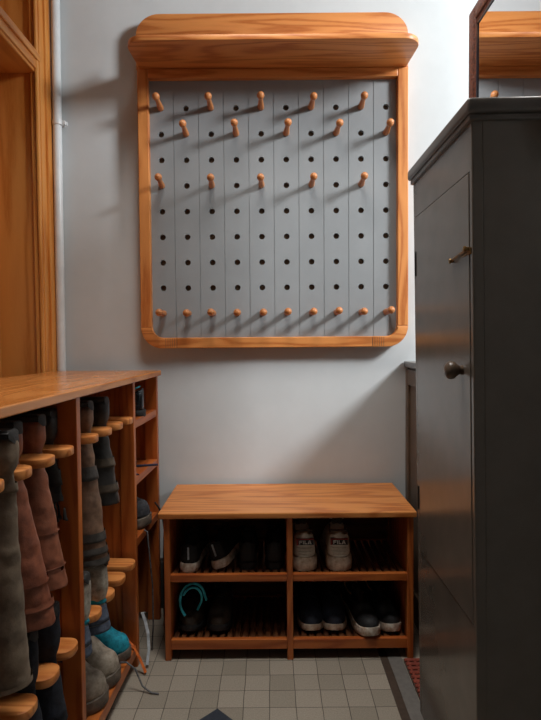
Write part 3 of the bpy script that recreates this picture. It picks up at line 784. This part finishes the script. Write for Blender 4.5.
def badge(root, z, y):
    pl = MB().box(-0.031, 0.031, y - 0.003, y + 0.008, z - 0.0115, z + 0.0115, 0.001).build('heel_badge', navyb, root)
    MB().box(-0.031, -0.0245, y - 0.0036, y + 0.004, z - 0.0115, z + 0.0115).build('red_stripe', redm, pl)
    MB().box(-0.031, 0.031, y - 0.0036, y + 0.004, z + 0.0075, z + 0.0115).build('red_stripe', redm, pl)
    b = MB(); y0, y1 = y - 0.0042, y + 0.002; h0, h1 = z - 0.0078, z + 0.0052; w = 0.0028
    x = -0.021
    b.box(x, x + w, y0, y1, h0, h1); b.box(x, x + 0.0115, y0, y1, h1 - 0.003, h1); b.box(x, x + 0.0095, y0, y1, z - 0.0026, z + 0.0002)        # F
    x = -0.0075; b.box(x, x + w, y0, y1, h0, h1)                                                                                           # I
    x = -0.002; b.box(x, x + w, y0, y1, h0, h1); b.box(x, x + 0.0095, y0, y1, h0, h0 + 0.003)                                              # L
    x = 0.0095                                                                                                                               # A
    for sg in (-1, 1):
        cxm = x + 0.0065
        b.prism([(cxm + sg * 0.0065, h0), (cxm + sg * 0.0036, h0), (cxm - sg * 0.0003, h1), (cxm + sg * 0.0022, h1)], 'Y', y0, y1)
    b.box(x + 0.0035, x + 0.0095, y0, y1, h0 + 0.0028, h0 + 0.005)
    b.build('lettering', whitem, pl)
for lab, x, rz in (('chunky cream sneaker with lettered heel badge beside the bench divider', 0.118, 3), ('chunky cream sneaker with lettered heel badge, standing clear of the divider', 0.240, -3)):
    r_ = shoe('sneaker', lab, 'shoe', (x, 1.905, ZU), R(rz), cream, cream2, L=0.29, W=0.053, heel=0.098, instep=0.10, toe=0.05, st=0.036, sole_heel=0.044, laces=cream, trim=greyl, mouth=greyl, chunky=0.006, group=G1)
    badge(r_, 0.103, 0.0)
    b = MB()
    for k in range(3):
        z = 0.052 + k * 0.013
        b.tube([(-0.034, 0.03, z), (-0.029, 0.012, z), (-0.019, 0.001, z), (0, -0.003, z), (0.019, 0.001, z), (0.029, 0.012, z), (0.034, 0.03, z)], 0.0038, 8)
    b.build('heel_ribs', cream, r_, smooth=True)

shoe('walking_shoe', 'dark brown shoe under the teal cord loop on the lower bench shelf', 'shoe', (-0.300, 2.190, ZL), R(180), brownd, blackm, L=0.285, W=0.046, heel=0.085, st=0.022, toe=0.05, laces=black, group=G2)
shoe('walking_shoe', 'dark brown shoe second from left on the lower bench shelf', 'shoe', (-0.196, 2.190, ZL), R(180), brownd, blackm, L=0.285, W=0.046, heel=0.09, st=0.022, toe=0.05, laces=black, group=G2)
lp_ = [(-0.243, 1.962, 0.172), (-0.249, 1.960, 0.190)] + [(-0.292 + 0.041 * math.cos(R(a)), 1.962 - 0.00025 * a, 0.192 + 0.052 * math.sin(R(a))) for a in range(14, 226, 8)] + [(-0.312, 1.90, 0.145)]
lp2 = [(-0.292 + 0.033 * math.cos(R(a)), 1.952 - 0.00025 * a, 0.188 + 0.046 * math.sin(R(a))) for a in range(150, -41, -8)] + [(-0.276, 1.95, 0.140)]
tag(MB().tube(lp_, 0.0048, 10).tube(lp2, 0.0044, 10).build('cord', teal, None, smooth=True), 'teal cord bent into an upright loop over the lower left bench shoe', 'cord')
shoe('sneaker', 'navy sneaker with off-white rim next to the bench divider on the lower shelf', 'shoe', (0.138, 2.192, ZL), R(181), navy, cream2, L=0.288, W=0.047, heel=0.085, st=0.022, toe=0.048, laces=navy, open_len=0.48, mouth=navy, group=G2)
shoe('sneaker', 'navy sneaker with off-white rim, second from divider on lower right bench shelf', 'shoe', (0.234, 2.192, ZL), R(178), navy, cream2, L=0.288, W=0.047, heel=0.085, st=0.022, toe=0.048, laces=navy, open_len=0.48, mouth=navy, group=G2)
shoe('boat_shoe', 'black slip-on with tan edging and thick white sole, toe over the shelf edge', 'shoe', (0.305, 2.136, ZL), R(190), black, white_sole, L=0.275, W=0.044, heel=0.07, instep=0.07, st=0.030, toe=0.042, open_len=0.52, tongue=True, mouth=tan, trim=brownd, group=G2)
shoe('boat_shoe', 'black tan-edged slip-on at the right end of the lower bench shelf', 'shoe', (0.395, 2.166, ZL), R(188), black, white_sole, L=0.275, W=0.044, heel=0.07, instep=0.07, st=0.028, toe=0.042, open_len=0.52, tongue=True, mouth=tan, trim=brownd, group=G2)

# ------------------------------------------------------------------ things in the boot rack
G3 = 'footwear in the boot rack'
def rack_pt(Y, d): # a point d metres behind the front of the rack at depth Y
    return (RX - 0.038 * (RY - Y) - d, Y)
shoe('sneaker', 'glossy black shoe on the top shelf at the far end of the rack', 'shoe', (-0.468, 1.985, 0.852), R(93), mottled('black_gloss', srgb(30, 34, 42), srgb(18, 20, 26), 30, 0.22, 0.05), blackm, L=0.26, W=0.042, heel=0.092, instep=0.085, st=0.02, laces=black, mouth=SH['teal_cord'], group=G3)
shoe('walking_shoe', 'charcoal and teal walking shoe on the low shelf at the far end of the rack', 'shoe', (-0.722, 1.975, 0.439), R(-87), charc, gsole, L=0.27, W=0.052, heel=0.150, instep=0.135, toe=0.075, st=0.036, laces=silver, trim=teal_f, mouth=teal_f, group=G3)
for nm, lab, Y, hx, ln, cx_, m_, bm_ in (
        ('hiking_boot', 'grey hiking boot with blue-grey cuff upside down on the lower tongues beside first upright', 1.3945, -0.482, 0.09, -0.478, greyst, bluegrey),
        ('hiking_boot', 'grey hiking boot upside down on the lower tongues, second right of first upright', 1.508, -0.470, 0.085, -0.466, greyst, bluegrey),
        ('hiking_boot', 'dark navy cloth boot hanging from lower tongues, right half of the near bay', 1.2325, -0.50, 0.22, -0.478, LE['navy_cloth'], LE['navy_cloth']),
        ('hiking_boot', 'dark navy cloth boot hanging from lower tongues, left half of the near bay', 1.1265, -0.505, 0.24, -0.478, LE['navy_cloth'], LE['navy_cloth'])):
    hanging_boot(nm, lab, Y, hx, LZ, ln, cx_, m_, foot_h=0.12, ank_a=0.045, cuff_a=0.055, cuff_b=0.04, bands=((0.15, 0.7, 'cuff'),) + (((-0.12, 0.10, 'trim'),) if m_ is greyst else ()) + (((0.72, 1.0, 'cuff_trim'),) if bm_ is bluegrey else ()), band_mat=bm_, trim_mat=teal_f, cat='boot', group='boots hanging from the lower tongues')
hs = dict(L=0.27, W=0.052, heel=0.165, instep=0.150, toe=0.075, st=0.036, open_len=0.40)
shoe('hiking_boot', 'beige suede hiking boot standing on the rack base nearest the first upright', 'boot', (-0.752, 1.520, 0.0735), R(-88), beige, gsole, laces=greym, mouth=greym, trim=greym, group=G3, **hs)
shoe('hiking_boot', 'beige suede hiking boot standing on the rack base, second from first upright', 'boot', (-0.745, 1.640, 0.0735), R(-92), beige, gsole, laces=greym, mouth=greym, trim=greym, group=G3, **hs)
shoe('sports_shoe', 'teal sports shoe with orange trim standing on the rack base near second upright', 'shoe', (-0.745, 1.757, 0.0735), R(-90), teal_f, gsole, laces=orange, mouth=orange, trim=charc, group=G3, L=0.27, W=0.045, heel=0.135, instep=0.125, toe=0.065, st=0.03)
# long shoehorn and a small strip on the middle shelf of the far bay
b = MB(); b.tube([(-0.66, 1.98, 0.664), (-0.55, 2.0, 0.661), (-0.43, 2.035, 0.660)], [0.004, 0.0045, 0.004], 8)
b.prism([(-0.76, 1.955), (-0.66, 1.968), (-0.655, 1.99), (-0.76, 1.985)], 'Z', 0.656, 0.663, 0.001)
tag(b.build('shoehorn', navyrod, None, auto=40), 'dark blue shoehorn lying on the middle shelf, tip sticking out past the rack', 'shoehorn')
tag(MB().prism([(-0.52, 1.905), (-0.478, 1.885), (-0.466, 1.893), (-0.478, 1.905), (-0.515, 1.922)], 'Z', 0.6545, 0.660, 0.001).build('strap', navyrod), 'small dark blue strap lying on the middle shelf below the shoehorn', 'strap')
# loose laces and cables at the far end of the rack
tag(MB().tube([(-0.44, 2.02, 0.52), (-0.428, 2.04, 0.49), (-0.418, 2.05, 0.455), (-0.414, 2.06, 0.40), (-0.418, 2.06, 0.30), (-0.42, 2.055, 0.12), (-0.415, 2.05, 0.006)], 0.0035, 8).build('cable', LE['black_leather'], None, smooth=True), 'thin black cable hanging down the gap between rack and bench', 'cable')
tag(MB().tube([(-0.462, 1.93, 0.447), (-0.450, 1.93, 0.440), (-0.447, 1.93, 0.40), (-0.444, 1.94, 0.33), (-0.436, 1.94, 0.24), (-0.436, 1.94, 0.1), (-0.44, 1.93, 0.004)], 0.0028, 8).build('cable', greym, None, smooth=True), 'grey cord dangling from the low shelf at the far end of the rack', 'cord')
def ribbon(name, pts, w, mat, label, cat):
    b = MB(); rs = []
    for p, n in pts:
        p = Vector(p); n = Vector(n).normalized() * w / 2
        rs.append([p - n, p + n, p + n + Vector((0, 0.0015, 0.0012)), p - n + Vector((0, 0.0015, 0.0012))])
    return tag(b.rings(rs).build(name, mat, None), label, cat)
ribbon('strap', [((-0.520, 1.815, 0.135), (0, .5, 1)), ((-0.500, 1.812, 0.110), (0, .6, 1)), ((-0.474, 1.805, 0.088), (.1, .9, .5)), ((-0.452, 1.800, 0.050), (.3, 1, .3)), ((-0.430, 1.790, 0.006), (.5, 1, 0.1))], 0.010, orange, 'orange strap trailing over the base rail onto the floor tiles', 'strap')
ribbon('strap', [((-0.462, 1.885, 0.165), (1, .3, 0)), ((-0.450, 1.880, 0.135), (1, .3, 0)), ((-0.438, 1.865, 0.100), (1, .4, .2)), ((-0.432, 1.850, 0.055), (1, .5, .1)), ((-0.434, 1.825, 0.012), (1, .3, 0.1))], 0.010, silver, 'pale grey strap hanging beside second upright down to the floor', 'strap')
tag(MB().tube([(-0.49, 1.70, 0.098), (-0.472, 1.71, 0.092), (-0.445, 1.71, 0.070), (-0.42, 1.70, 0.02), (-0.39, 1.69, 0.004), (-0.365, 1.685, 0.004)], 0.0028, 8).build('lace', greym, None, smooth=True), 'loose grey lace running from the rack base onto the floor tiles', 'lace')
